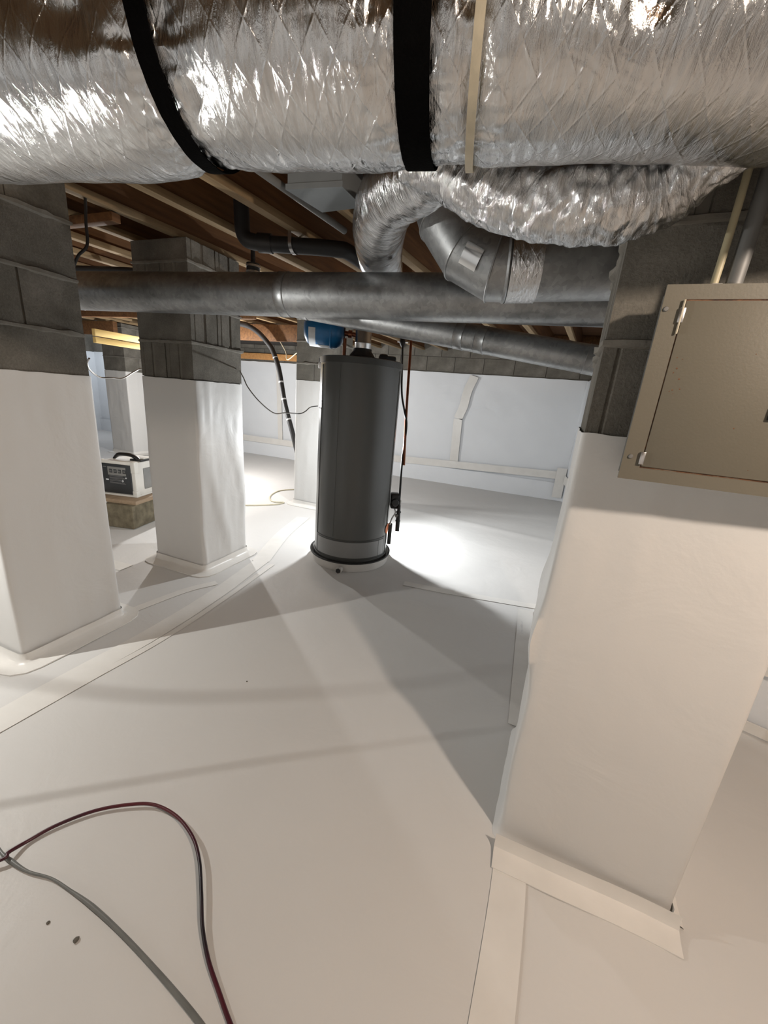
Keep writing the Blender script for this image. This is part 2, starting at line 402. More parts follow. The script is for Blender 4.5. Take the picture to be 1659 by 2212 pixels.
def pier(x0, x1, y0, y1, zl, z_first, ztop, label, seed, phase=0, wrapk=None, tape=True, lean=0.0, fl_=False):
    cx, cy = (x0 + x1) / 2, (y0 + y1) / 2
    root = empty('block_pier', (cx, cy, 0), label, 'pier')
    X0_, X1_, Y0_, Y1_ = x0 - cx, x1 - cx, y0 - cy, y1 - cy; g_ = .004
    z = z_first - COURSE * math.ceil((z_first - (zl - .06)) / COURSE); i = phase
    zs = []
    while z < ztop - .02:
        h = min(COURSE, ztop - z) - .009
        if z + h > zl - .25:
            w_, d_ = X1_ - X0_, Y1_ - Y0_
            if i % 2 == 0:   # long blocks along x: front plain, sides show two fluted ends
                block(root, X0_, Y0_, z + .0045, w_, d_ / 2 - g_, h, 'x' if fl_ else ''); block(root, X0_, 0 + g_, z + .0045, w_, d_ / 2 - g_, h, 'x' if fl_ else '')
            else:
                block(root, X0_, Y0_, z + .0045, w_ / 2 - g_, d_, h, 'y' if fl_ else ''); block(root, 0 + g_, Y0_, z + .0045, w_ / 2 - g_, d_, h, 'y' if fl_ else '')
            zs.append(z)
        z += COURSE; i += 1
    B('mortar_core', (X0_ + .006, X1_ - .006, Y0_ + .006, Y1_ - .006, zs[0] + .01, ztop - .004), M_MORTAR, root, 0)
    for q, z in enumerate(q_ for q_ in zs[1:] if q_ > zl + .02): mortar_ring(root, X0_, X1_, Y0_, Y1_, z, seed + q)
    wx0, wx1, wy0, wy1 = X0_, X1_, Y0_, Y1_
    wrap(root, wx0, wx1, wy0, wy1, zl, seed, **(wrapk or {}), lean=lean)
    if tape: base_tape(root, wx0, wx1, wy0, wy1, seed, lean=lean)
    return root
P_L = pier(-2.15, -1.755, .735, 1.125, 1.135, 1.29, 1.84, 'near left block pier, lower part wrapped in white liner', 1, 0)
def mpx(px, py, z, ox, oy):   # loose, glossy folds on the right-hand face
    if ox > .9: return .010 * max(0, math.sin((z * 2.2 + py * 9) * 3.0)) * math.exp(-((z - .35) / .35) ** 2) + .006 * abs(nz(py * 16, z * 3))
    return 0
P_M = pier(-2.18, -1.79, 1.695, 2.07, 1.155, 1.348, 1.84, 'middle block pier behind the long pipe, creased white liner wrap', 2, 0, dict(extra=mpx), fl_=True)
def rcx(px, py, z, ox, oy):   # the sheet stands away in slack folds on the left-hand face and corner
    if ox < -.6: return (.004 + .010 * nz(z * 3.1, 4.2) + .016 * math.exp(-((z - .62) / .08) ** 2)) * min(1, (1.12 - z) / .15)
    return 0
P_R = pier(.088, .476, .871, 1.262, 1.115, 1.283, 1.84, 'near right block pier that carries the electrical panel', 3, 0, dict(extra=rcx, amp=.003, step=.015), lean=.018, tape=False, fl_=True)
P_R.rotation_euler = (0, 0, -.07); P_R.location.x += .018
P_F = pier(-2.235, -1.845, 3.35, 3.74, 1.245, 1.40, 1.84, 'white-wrapped block pier directly behind the water heater', 4, 0)
P_4 = pier(-6.04, -5.60, 4.10, 4.52, 1.205, 1.40, 1.84, 'farthest left block pier, brightly lit liner, behind the power station', 5, 1)
# base tape of the near right pier: a wide band lying in the crease
def crease_band(parent, pts, up, out):
    bm = bmesh.new(); rows = []
    P = catmull(pts, 12)
    for i, p in enumerate(P):
        t = (P[min(i + 1, len(P) - 1)] - P[max(i - 1, 0)]).normalized(); s = Vector((t.y, -t.x, 0)); row = []
        for d, z in ((.0045, up), (.006, up * .55), (.012, .014), (.03, .0085), (out, .0055), (out, .002)):
            q = nz(p.x * 14, p.y * 14, z * 8); row.append(bm.verts.new((p.x + s.x * (d + .002 * q), p.y + s.y * (d + .002 * q), z + .002 * q)))
        rows.append(row)
    for a, b in zip(rows, rows[1:]):
        for j in range(5): bm.faces.new((a[j], a[j + 1], b[j + 1], b[j]))
    bmesh.ops.recalc_face_normals(bm, faces=bm.faces); return link('base_tape', bm, M_TAPE, parent)
pc = Vector(P_R.location); unrot = Matrix.Rotation(.07, 3, 'Z')
crease_band(P_R, [unrot @ (Vector(p) - pc) for p in ((.095, .846, 0), (.25, .845, 0), (.40, .847, 0), (.520, .842, 0))], .050, .060)
crease_band(P_R, [unrot @ (Vector(p) - pc) for p in ((.500, .846, 0), (.502, .92, 0), (.514, 1.0, 0), (.518, 1.15, 0), (.524, 1.28, 0))], .050, .035)

# ------------------------------------------------------------------ walls
def wall_liner(parent, pts, z0, z1, off, name='liner_sheet', seed=0, amp=.012, mat=None):
    bm = bmesh.new(); rows = []
    P = []
    for a, b in zip(pts, pts[1:]):
        k = max(2, int((Vector(b) - Vector(a)).length / .05))
        for i in range(k): P.append((Vector(a).lerp(Vector(b), i / k), (Vector(b) - Vector(a)).normalized()))
    P.append((Vector(pts[-1]), P[-1][1])); mz = int((z1 - z0) / .05) + 1
    for j in range(mz + 1):
        z = z0 + (z1 - z0) * j / mz; row = []
        for p, t in P:
            s = Vector((t.y, -t.x)); d = off + amp * (.5 + nz(p.x * 1.7 + z * 1.5, p.y * 1.7 - z, seed)) + amp * .4 * nz(p.x * 6 + z * 5, z * 7, seed)
            row.append(bm.verts.new((p.x + s.x * d, p.y + s.y * d, z + (.006 * nz(p.x * 8, p.y * 8) if j == mz else 0))))
        rows.append(row)
    for a, b in zip(rows, rows[1:]):
        for i in range(len(P) - 1): bm.faces.new((a[i], a[i + 1], b[i + 1], b[i]))
    bmesh.ops.recalc_face_normals(bm, faces=bm.faces)
    return link(name, bm, mat or M_WALLLINER, parent)
YB = 5.66
wb = B('wall_back', (X0, X1, YB + .012, YB + .2, -.05, 2.08), M_MORTAR, bev=0); tag(wb, kind='structure')
wall_liner(wb, [(X0 + .02, YB), (.50, YB)], 0, 1.555, .012)
wall_liner(wb, [(X0 + .02, YB), (.50, YB)], 0, .24, .05, 'liner_sheet', 4, .008)
z = 1.375; row = 0
while z < 1.99:
    x = -6.6 - (.2 if row % 2 else 0)
    while x < .5:
        if x + .4 > -6.2: block(wb, x, YB - .004, z + .004, .393, .05, .185, '')
        x += .40
    z += .193; row += 1
B('rim_joist', (X0, X1, YB - .03, YB + .01, 1.965, 2.07), M_JOIST, wb)
def wall_strip(x0, z0, x1, z1, w_, y=YB - .045, jag=0):
    bm = bmesh.new(); k = 14; a = Vector((x0, z0)); b = Vector((x1, z1)); t = (b - a).normalized(); s = Vector((-t.y, t.x)); L = []
    for i in range(k + 1):
        p = a.lerp(b, i / k); q = jag * nz(p.x * 4, p.y * 4)
        L.append([bm.verts.new((p.x + s.x * (w_ / 2 * sg) + q, yy, p.y + s.y * w_ / 2 * sg)) for sg, yy in ((-1, y), (1, y), (1, y + .004), (-1, y + .004))])
    for c, d in zip(L, L[1:]):
        for j in range(4): bm.faces.new((c[j], c[(j + 1) % 4], d[(j + 1) % 4], d[j]))
    bm.faces.new(L[0]); bm.faces.new(list(reversed(L[-1]))); bmesh.ops.recalc_face_normals(bm, faces=bm.faces)
    return link('seam_tape', bm, M_TAPE, wb)
wall_strip(-.915, 1.53, -1.05, .95, .12, jag=.02); wall_strip(-1.05, .95, -1.03, .30, .12)
wall_strip(-1.9, .27, .40, .35, .10, YB - .075); wall_strip(-5.2, .27, -1.9, .27, .10, YB - .075); wall_strip(-8.2, .27, -5.2, .27, .10, YB - .075)
wall_strip(.42, .45, .42, .05, .12, YB - .085); wall_strip(-4.1, 1.5, -4.05, .3, .09); wall_strip(-6.9, 1.5, -6.85, .3, .09)
tag(B('wood_batten', (-5.6, -3.4, YB - .075, YB - .037, 1.585, 1.68), M_BATTEN), 'orange-brown wooden batten fixed across the far wall', 'batten')
# right-hand wall: side wall to the back corner and the jog beyond the near right pier
wr = bpy.data.objects.new('wall_right', None); COL.objects.link(wr); tag(wr, kind='structure')
def seg_wall(name, a, b, th, z0, z1, mat, par):
    a, b = Vector(a), Vector(b); t = (b - a).normalized(); s = Vector((-t.y, t.x)) * th; bm = bmesh.new()
    prism(bm, [(a.x, a.y), (b.x, b.y), (b.x + s.x, b.y + s.y), (a.x + s.x, a.y + s.y)], z0, z1); return link(name, bm, mat, par, smooth=False)
seg_wall('masonry', (.53, YB), (.93, 1.80), .18, -.05, 2.08, M_CMU, wr); seg_wall('masonry', (.93, 1.80), (2.9, 1.05), .18, -.05, 2.08, M_CMU, wr)
wall_liner(wr, [(.515, YB - .02), (.905, 1.77)], 0, 1.55, .02, seed=8); wall_liner(wr, [(.90, 1.77), (2.9, 1.01)], 0, 1.30, .02, seed=9)
def side_band(a, b, z0, z1, out):
    a, b = Vector(a), Vector(b); t = (b - a).normalized(); s = Vector((t.y, -t.x)); bm = bmesh.new()
    pr = [a + s * out, b + s * out, b + s * (out + .004), a + s * (out + .004)]; prism(bm, [(p.x, p.y) for p in pr], z0, z1); return link('seam_tape', bm, M_TAPE, wr, smooth=False)
side_band((.90, 1.77), (2.9, 1.01), .26, .31, .045); side_band((.90, 1.77), (2.9, 1.01), .004, .05, .045)
side_band((.515, YB - .1), (.60, 4.7), .25, .36, .045)
wl = B('wall_left', (X0 - .2, X0, Y0, Y1, -.05, 2.08), M_CMU, bev=0); tag(wl, kind='structure')
wall_liner(wl, [(X0, Y0), (X0, YB)], 0, 1.55, .02, seed=11)
wf = B('wall_front', (X0, X1, Y0 - .2, Y0, -.05, 2.08), M_CMU, bev=0); tag(wf, kind='structure')
wall_liner(wf, [(X1, Y0), (X0, Y0)], 0, 1.3, .02, seed=12)
we = B('wall_end', (X1, X1 + .2, Y0, 2.0, -.05, 2.08), M_CMU, bev=0); tag(we, kind='structure')

# ------------------------------------------------------------------ ceiling
ceil = B('ceiling', (X0 - .2, X1 + .2, Y0 - .2, Y1 + .2, 2.076, 2.12), M_SUB, bev=0); tag(ceil, kind='structure')
YAW = math.atan(-.13)
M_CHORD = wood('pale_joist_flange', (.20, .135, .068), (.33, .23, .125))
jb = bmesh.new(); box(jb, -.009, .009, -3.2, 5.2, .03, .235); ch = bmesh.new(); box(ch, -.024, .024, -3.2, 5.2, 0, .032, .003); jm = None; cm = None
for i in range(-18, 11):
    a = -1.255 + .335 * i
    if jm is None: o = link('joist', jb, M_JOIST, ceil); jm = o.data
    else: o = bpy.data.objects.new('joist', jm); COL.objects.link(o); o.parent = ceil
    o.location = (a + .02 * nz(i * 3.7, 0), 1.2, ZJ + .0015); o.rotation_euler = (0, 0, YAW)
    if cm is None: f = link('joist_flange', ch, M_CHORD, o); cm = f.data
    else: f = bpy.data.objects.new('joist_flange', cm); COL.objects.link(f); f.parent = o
for i in range(-18, 11, 2):   # bridging between joists, beyond the middle pier
    a = -1.255 + .335 * i
    B('bridging', (a + .022 + .04, a + .312 + .04, 2.62 + .1 * (i % 4), 2.655 + .1 * (i % 4), ZJ + .03, ZJ + .21), M_JOIST, ceil)
B('girder', (-5.03, -2.3, 3.92, 3.98, 1.66, 1.83), M_JOIST, ceil); B('girder', (X0 + .1, -5.51, 3.92, 3.98, 1.66, 1.83), M_JOIST, ceil); B('girder', (X0 + .1, -2.4, 2.94, 2.98, 1.70, 1.83), M_JOIST, ceil); B('girder', (-4.4, -1.9, 1.40, 1.44, 1.80, 1.835), M_JOIST, ceil)

# ------------------------------------------------------------------ big insulated duct with straps
AX = Vector((math.cos(math.radians(10)), math.sin(math.radians(10)), 0)); NRM = Vector((-math.sin(math.radians(10)), math.cos(math.radians(10)), 0))
DC = NRM * .629 + Vector((0, 0, 1.582)); DR = .1175
def dp(s): return DC + AX * s
S1, S2, S3 = -.43, -.107, -.040
def dux(s, th, p):
    x = s - 1.9
    pin = 0
    for c, wd, a in ((S1, .05, .010), (S2, .045, .009), (S3, .02, .005)):
        pin -= a * math.exp(-((x - c) / wd) ** 2)
    sag = .006 * (math.cos(th) < -.2)
    d = .006 * nz(x * 4, th * 1.2, 1) + .0016 * nz(x * 20, th * 2.0, 7) + .0007 * nz(x * 60, th * 3.5, 2)
    d += .013 / (1 + math.exp((x - S1 + .06) / .03)) * max(0, -math.cos(th)) + .004 * (S1 < x < S2)
    # deep dimples
    for cx, ct, a, rx, rt in ((-.53, 1.75, .014, .035, .22), (-.40, 1.9, .010, .03, .25), (.13, 2.0, .008, .02, .12), (-.38, 2.4, .008, .03, .25)):
        d -= a * math.exp(-((x - cx) / rx) ** 2 - ((th - ct) / rt) ** 2)
    near = max(math.exp(-((x - S1) / .07) ** 2), math.exp(-((x - S2) / .07) ** 2), .8 * math.exp(-((x - S3) / .05) ** 2))
    d += near * (.006 * abs(nz(x * 70, th * 6, 4)) + .004 * nz(x * 25, th * 9, 6))
    return d + pin
duct = empty('insulated_duct', dp(0), 'large foil-wrapped insulated duct hanging across the top of the picture', 'duct')
DL0, DL1 = -1.9, 1.35; nseg = 620
pts = [dp(DL0 + (DL1 - DL0) * i / nseg) - dp(0) for i in range(nseg + 1)]
link('foil_jacket', tube_bm(pts, DR, 150, disp=dux), M_FOIL, duct)
# long lap seam with torn edge near the right end
def torn(name, s0, s1, th0, wd):
    bm = bmesh.new(); rows = []
    for i in range(90):
        x = s0 + (s1 - s0) * i / 89; row = []
        for j in range(5):
            th = th0 + wd * (j / 4 - .5) * (1 + .5 * nz(x * 14, 3)) ; r = DR + .006 + .009 * abs(nz(x * 22, j, 1)) + dux(x + 1.9, th % (2 * PI), 0)
            u = Vector((0, 0, 1)); v = AX.cross(u); row.append(bm.verts.new(dp(x) - dp(0) + (math.cos(th) * u + math.sin(th) * v) * r))
        rows.append(row)
    for a, b in zip(rows, rows[1:]):
        for j in range(4): bm.faces.new((a[j], a[j + 1], b[j + 1], b[j]))
    bmesh.ops.recalc_face_normals(bm, faces=bm.faces); return link(name, bm, M_FOILC, duct)
def band(name, s, wd, rad, mat, label, hang=True, thick=.0015):
    """hanger strap: runs under the duct and up both sides to the joists"""
    root = empty(name, dp(s), label, 'strap'); u = Vector((0, 0, 1)); v = AX.cross(u); path = []
    path.append((v * rad + u * (ZJ - DC.z))); path.append(v * rad + u * .02)
    P = [v * rad + u * (ZJ + .2 - DC.z)]
    for i in range(49):
        t = PI / 2 + PI * i / 48; P.append(math.cos(t) * u * rad + math.sin(t) * v * rad)
    P.append(-v * rad + u * (ZJ + .2 - DC.z)); bm = bmesh.new(); rows = []
    for i, p in enumerate(P):
        n_ = Vector((0, 0, 0)) + p; n_ = (n_ - u * max(0, n_.dot(u))).normalized(); e = .0012 * nz(i * .6, s * 9)
        rows.append([bm.verts.new(p + n_ * (t_ + e) + AX * q) for q, t_ in ((-wd / 2, 0), (-wd / 2, thick), (wd / 2, thick), (wd / 2, 0))])
    for a, b in zip(rows, rows[1:]):
        for j in range(4): bm.faces.new((a[j], a[(j + 1) % 4], b[(j + 1) % 4], b[j]))
    bm.faces.new(rows[0]); bm.faces.new(list(reversed(rows[-1]))); bmesh.ops.recalc_face_normals(bm, faces=bm.faces)
    o = link(name, bm, mat, None, dp(s)); bpy.data.objects.remove(root); return tag(o, label, 'strap')
band('duct_strap', S1, .027, DR + .001, M_BLACK, 'narrow black fabric strap slung under the left part of the foil duct')
band('duct_strap', S2, .040, DR + .001, M_BLACK, 'wide black fabric strap slung under the foil duct near the middle')
band('duct_strap', S3 + .003, .0105, DR + .004, M_BEIGE, 'thin beige strap around the foil duct, right of the black straps')

# flexible branch hanging below the duct at the right
def crinkle(amp, f1=60, f2=5):
    return lambda s, th, p: amp * nz(s * f1, th * f2 * .4, 3) + amp * .9 * nz(p.x * 30, p.y * 30, p.z * 30) + amp * .5 * nz(s * f1 * 2.2, th * 2, 8)
sag = empty('flexible_duct', (-.08, .79, 1.46), 'crumpled foil branch duct sagging beneath the big duct, ending at right pier', 'duct')
P = catmull([(-.30, .80, 1.575), (-.22, .80, 1.545), (-.13, .795, 1.505), (-.03, .785, 1.478), (.05, .782, 1.470), (.105, .782, 1.478), (.150, .765, 1.492), (.20, .74, 1.50)], 22)
P = [p - Vector((-.08, .79, 1.46)) for p in P]; n_ = len(P)
R_ = [.042 + .016 * math.sin(PI * min(1, i / n_ * 1.15)) if i < n_ * .8 else .042 + .016 * math.sin(PI * .92) - .030 * ((i / n_ - .8) / .2) for i in range(n_)]
link('foil_jacket', tube_bm(P, R_, 80, disp=crinkle(.0042, 85, 9)), M_FOILC, sag)
# second branch: insulated flex elbow going back behind the long pipe
fl = empty('flexible_duct', (-.55, 1.3, 1.68), 'fat silver insulated flex duct bending down behind the long round pipe', 'duct')
P = catmull([(-.20, .84, 1.63), (-.33, 1.02, 1.655), (-.50, 1.20, 1.695), (-.64, 1.46, 1.728), (-.755, 1.74, 1.745), (-.835, 1.99, 1.72), (-.865, 2.10, 1.60), (-.87, 2.13, 1.5)], 22)
P = [p - Vector((-.55, 1.3, 1.68)) for p in P]; n_ = len(P)
R_ = [.060 + .036 * min(1, i / n_ / .45) for i in range(n_)]
link('foil_jacket', tube_bm(P, R_, 80, disp=crinkle(.0035, 170, 4)), M_FOILC, fl)

# ------------------------------------------------------------------ round metal pipes
def pipe_thing(name, a, b, r, label, cat, seams, mat=M_GALV, joints='crimp'):
    a, b = Vector(a), Vector(b); root = empty(name, a, label, cat); d = (b - a)
    link('pipe_section', tube_bm([a.lerp(b, i / 60) - a for i in range(61)], r, 64, disp=lambda s, th, p: .0006 * nz(s * 5, th)), mat, root)
    for t in seams:
        c = d * t; u = d.normalized()
        link('collar', tube_bm([c - u * .022, c - u * .02, c - u * .018, c + u * .018, c + u * .02, c + u * .022], [r + .0005, r + .0025, r + .0012, r + .0012, r + .0025, r + .0005], 64), mat, root)
    return root
n1 = lambda a: 1.70 + .115 * a
pipe_thing('round_duct', (-3.4, n1(-3.4) + .02, 1.532), (.80, n1(.80) + .0, 1.551), .086, 'long round galvanised duct running across behind the left pier', 'duct', (.11, .545, .93))
pipe_thing('flue_pipe', (-1.40, 1.885, 1.585), (.30, 1.80, 1.338), .055, 'thin bright galvanised pipe sloping down below the long duct', 'pipe', (.12, .60, .655, .915))
# shorter duct with an elbow, foil tape round its joint
e2 = empty('elbow_duct', (-.10, 1.36, 1.57), 'galvanised duct with segmented elbow turning up beneath the foil duct', 'duct'); O = Vector((-.10, 1.36, 1.57))
u2 = Vector((.50, .10, .03)).normalized()
A2 = Vector((-.125, 1.365, 1.565))
link('straight_section', tube_bm([A2 + u2 * (.62 * i / 30) - O for i in range(31)], .100, 64), M_GALV, e2)
link('foil_tape', tube_bm([A2 + u2 * (-.040 + .085 * i / 20) - O for i in range(21)], .1025, 96, disp=lambda s, th, p: .0022 * abs(nz(s * 60, th * 7)) , caps=False), M_FOILC, e2)
link('collar', tube_bm([A2 + u2 * x - O for x in (-.052, -.046, -.040)], [.1005, .104, .1005], 64), M_GALV, e2)
def gore(c0, n0, r0, c1, n1_, r1, name='elbow_segment', mat=M_GALV, par=e2, seg=64):
    bm = bmesh.new(); rings = []
    for c, n in ((c0, n0), (c1, n1_)):
        n = n.normalized(); u = (Vector((0, 1, 0)) - n * n.y).normalized(); v = n.cross(u)
        rings.append([c - O + r0 * (math.cos(2 * PI * j / seg) * u + math.sin(2 * PI * j / seg) * v) for j in range(seg)])
    V = [[bm.verts.new(rings[0][j].lerp(rings[1][j], q / 4)) for j in range(seg)] for q in range(5)]
    for a, b in zip(V, V[1:]):
        for j in range(seg): k = (j + 1) % seg; bm.faces.new((a[j], a[k], b[k], b[j]))
    bmesh.ops.recalc_face_normals(bm, faces=bm.faces); o = link(name, bm, mat, par)
    # raised standing seam at the far joint
    n = n1_.normalized(); u = (Vector((0, 1, 0)) - n * n.y).normalized(); v = n.cross(u)
    ring = [c1 - O + (r0 + .0005) * (math.cos(2 * PI * j / 64) * u + math.sin(2 * PI * j / 64) * v) for j in range(64)]
    ring.append(ring[0]); link('standing_seam', tube_bm(ring, .003, 6, caps=False), M_GALV, par); return o
d0 = -u2; E0 = A2 + u2 * -.04
d1 = Vector((-.86, .02, .45)).normalized(); d2 = Vector((-.62, .08, .78)).normalized(); d3 = Vector((-.42, .15, .90)).normalized()
E1 = E0 + d0 * .035; E2 = E1 + d1 * .10; E3 = E2 + d2 * .12; E4 = E3 + d3 * .16
gore(E0, d0, .100, E1, (d0 + d1), .1); gore(E1, (d0 + d1), .1, E2, (d1 + d2), .1); gore(E2, (d1 + d2), .1, E3, (d2 + d3), .1); gore(E3, (d2 + d3), .1, E4, d3, .1)
# patch of foil tape on the elbow
bm = bmesh.new(); rows = []
axp = (E1 + E2) * .5 - O; dd = d1; uu = (Vector((0, 1, 0)) - dd * dd.y).normalized(); vv = dd.cross(uu)
for i in range(9):
    th = PI + .35 - 1.6 * 0 + (-.95 + .07 * i); row = []
    for s in (-.028, -.01, .01, .028): row.append(bm.verts.new(axp + dd * s + (uu * math.cos(th) + vv * math.sin(th)) * (.1045 + .001 * nz(i, s * 90))))
    rows.append(row)
for a, b in zip(rows, rows[1:]):
    for j in range(3): bm.faces.new((a[j], a[j + 1], b[j + 1], b[j]))
link('foil_patch', bm, M_FOILC, e2)

# things above, between the joists
tag(tube('conduit_pipe', [(-1.0, 1.0, 1.815), (-.955, 1.35, 1.815), (-.905, 1.7, 1.815)], .013, M_CONDUIT), 'thin grey conduit running along under the joists', 'conduit')
bt = empty('duct_boot', (-.80, 1.38, 1.79), 'pale sheet-metal boot poking down between the joists', 'boot')
bm = bmesh.new(); prism(bm, [(-.10, -.10), (.09, -.08), (.10, .05), (-.06, .06)], -.005, .27); link('boot_body', bm, M_SASH, bt, smooth=False)
bm = bmesh.new(); prism(bm, [(-.105, -.105), (.095, -.085), (.105, .055), (-.065, .065)], -.012, .004); link('boot_flange', bm, M_SASH, bt, smooth=False)
dpz = empty('drain_pipe', (-1.38, 1.70, 1.795), 'black plastic drain pipe hung below the joists right of the middle pier', 'pipe')
Q = Vector((-1.38, 1.70, 1.795))
tube('pipe_section', [Vector(p) - Q for p in ((-1.43, 1.68, 2.05), (-1.43, 1.68, 1.90), (-1.42, 1.685, 1.815), (-1.36, 1.71, 1.795), (-1.2, 1.765, 1.795), (-1.02, 1.83, 1.795), (-.97, 1.90, 1.795), (-.96, 2.3, 1.795))], .034, M_RUB, dpz, seg=24)
tube('hub', [Vector(p) - Q for p in ((-1.36, 1.71, 1.795), (-1.30, 1.731, 1.795))], .040, M_RUB, dpz, seg=24)
st = empty('pipe_hanger', (-1.20, 1.765, 1.795), 'perforated metal strap holding up the black drain pipe', 'hanger')
bm = bmesh.new(); rows = []
for x, y, z in [(-.0, -.035, .30), (0, -.039, .05)] + [(0, -.039 * math.cos(t), .002 - .039 * math.sin(t)) for t in [PI * i / 12 for i in range(13)]] + [(0, .039, .05)]:
    rows.append([bm.verts.new((x + q, y * k_, z)) for q, k_ in ((-.009, 1), (.009, 1), (.009, 1.04), (-.009, 1.04))])
for a, b in zip(rows, rows[1:]):
    for j in range(4): bm.faces.new((a[j], a[(j + 1) % 4], b[(j + 1) % 4], b[j]))
link('strap_band', bm, M_CHROME, st)
for i in range(8): lathe('rivet_hole', [(0, .0006), (.003, .0006), (.003, 0)], M_BLK, st, 10, (0, -.0372, .06 + .027 * i), (PI / 2, 0, 0))
stub = empty('pipe_stub', (-1.80, 2.02, 1.80), 'short copper-coloured pipe stub with banded coupling beside the middle pier', 'pipe')
stub.location = (-1.63, 2.0, 1.775)
lathe('coupling', [(0, -.03), (.036, -.03), (.036, .03), (.012, .034), (.012, .27), (0, .27)], M_RUB, stub, 24)
for zz in (-.014, .016): lathe('clamp_band', [(.0365, zz - .005), (.0385, zz - .005), (.0385, zz + .005), (.0365, zz + .005)], M_CHROME, stub, 24)
tag(tube('hanging_cable', [(-1.93, 1.31, 1.95), (-1.915, 1.304, 1.864), (-1.888, 1.276, 1.745), (-1.867, 1.255, 1.654), (-1.90, 1.235, 1.61), (-2.0, 1.26, 1.56), (-2.2, 1.35, 1.60)], .0055, M_RUB), 'black cable drooping from the joists beside the left pier', 'cable')
tag(tube('joist_pipe', [(-3.3, 1.9, 1.80), (-2.7, 1.98, 1.795), (-2.2, 2.10, 1.79), (-1.85, 2.22, 1.795)], .020, M_RUB, seg=16), 'thin black pipe slung below the joists left of the middle pier', 'pipe')
bk = empty('dark_opening_fill', (-3.2, 4.6, 1.75), 'black box put in for the dark opening under the joists near the far wall', 'ducting')
B('fill_body', (-1.5, .42, -.35, .30, .0, .24), M_OPENING, bk, .01); B('fill_edge', (-1.52, .44, -.37, -.35, -.01, .25), M_OPENING, bk, .003); bk.location = (-3.9, 5.2, 1.80)  # black box fills the dark opening, its shade put into the colour

# ------------------------------------------------------------------ water heater
HR = .258; HZ = .038; HT = 1.365
wh = empty('water_heater', (HC.x, HC.y, HZ), 'tall dark grey cylindrical water heater standing in a drain pan', 'water heater', rz=-math.atan2(.414, .91) * -1)
H_ = HT - HZ
lathe('shell', [(0, 0), (HR - .012, 0), (HR - .004, .006), (HR - .003, .028), (HR, .032), (HR, .036), (HR, H_ - .035), (HR - .003, H_ - .033)], M_HEAT, wh, 128)
lathe('top_cap', [(HR - .006, H_ - .04), (HR + .004, H_ - .038), (HR + .004, H_ - .004), (HR - .002, H_), (HR - .01, H_ - .004), (HR - .014, H_ - .012), (0, H_ - .008)], M_HEATD, wh, 128)
lathe('base_ring', [(HR + .001, .0), (HR + .0045, .004), (HR + .0045, .05), (HR + .001, .054)], M_HEATD, wh, 128)
def curved(name, t0, t1, z0, z1, r0, r1, mat, k=24, par=wh):
    bm = bmesh.new(); ar = []
    for i in range(k + 1):
        t = t0 + (t1 - t0) * i / k; ar.append([bm.verts.new((r * math.cos(t), r * math.sin(t), z)) for r, z in ((r0, z0), (r1, z0), (r1, z1), (r0, z1))])
    for a, b in zip(ar, ar[1:]):
        for j in range(4): bm.faces.new((a[j], a[(j + 1) % 4], b[(j + 1) % 4], b[j]))
    bm.faces.new(ar[0]); bm.faces.new(list(reversed(ar[-1]))); bmesh.ops.recalc_face_normals(bm, faces=bm.faces); return link(name, bm, mat, par)
# local frame: +x points to the right as seen, -y towards the camera
curved('access_frame', math.radians(-153), math.radians(-27), .055, .195, HR - .001, HR + .003, M_HEATD)
curved('access_panel', math.radians(-148), math.radians(-32), .072, .182, HR + .002, HR + .0055, M_HEATL)
curved('panel_joint', math.radians(-44.6), math.radians(-44), .072, .182, HR + .005, HR + .0062, M_HEATD, 2)
for i, dg in enumerate((-154.5, -21)): curved('body_rib', math.radians(dg), math.radians(dg + 1.3), .06, H_ - .05, HR - .001, HR + .0035, M_HEAT, 3)
curved('body_rib', math.radians(-118), math.radians(-117.2), .21, H_ - .05, HR - .001, HR + .0015, M_HEAT, 3)
# orange sticker
bm = bmesh.new(); c_ = bm.verts.new((0, 0, 0)); rr = []
for i in range(24):
    t = 2 * PI * i / 24; th = math.radians(-17) + .034 / HR * math.cos(t) * 1.2; rr.append(bm.verts.new(((HR + .0046) * math.cos(th), (HR + .0046) * math.sin(th), .235 + .036 * math.sin(t))))
th = math.radians(-17); c_.co = ((HR + .0046) * math.cos(th), (HR + .0046) * math.sin(th), .235)
for i in range(24): bm.faces.new((c_, rr[i], rr[(i + 1) % 24]))
bmesh.ops.recalc_face_normals(bm, faces=bm.faces); link('round_sticker', bm, M_ORANGE, wh)
# gas control on the right-hand side
B('gas_valve', (HR + .004, HR + .062, -.045, .035, .37, .475), M_BLK, wh, .01)
lathe('control_knob', [(0, .0), (.026, .0), (.026, .016), (.022, .02), (0, .02)], M_DGREY, wh, 24, (HR + .034, -.046, .42), (PI / 2, 0, 0))
B('valve_bracket', (HR + .062, HR + .078, -.03, .02, .39, .43), M_CHROME, wh, .003)
tube('gas_tube', [(HR + .035, -.02, .37), (HR + .045, -.03, .34), (HR + .025, -.035, .30), (HR + .010, -.035, .25)], .006, M_CHROME, wh)
lathe('igniter_button', [(0, 0), (.012, 0), (.012, .02), (0, .02)], M_MGREY, wh, 16, (HR + .05, -.06, .33), (PI / 2, 0, 0))
B('lower_bracket', (HR + .004, HR + .030, -.035, -.010, .10, .255), M_HEATD, wh, .003)
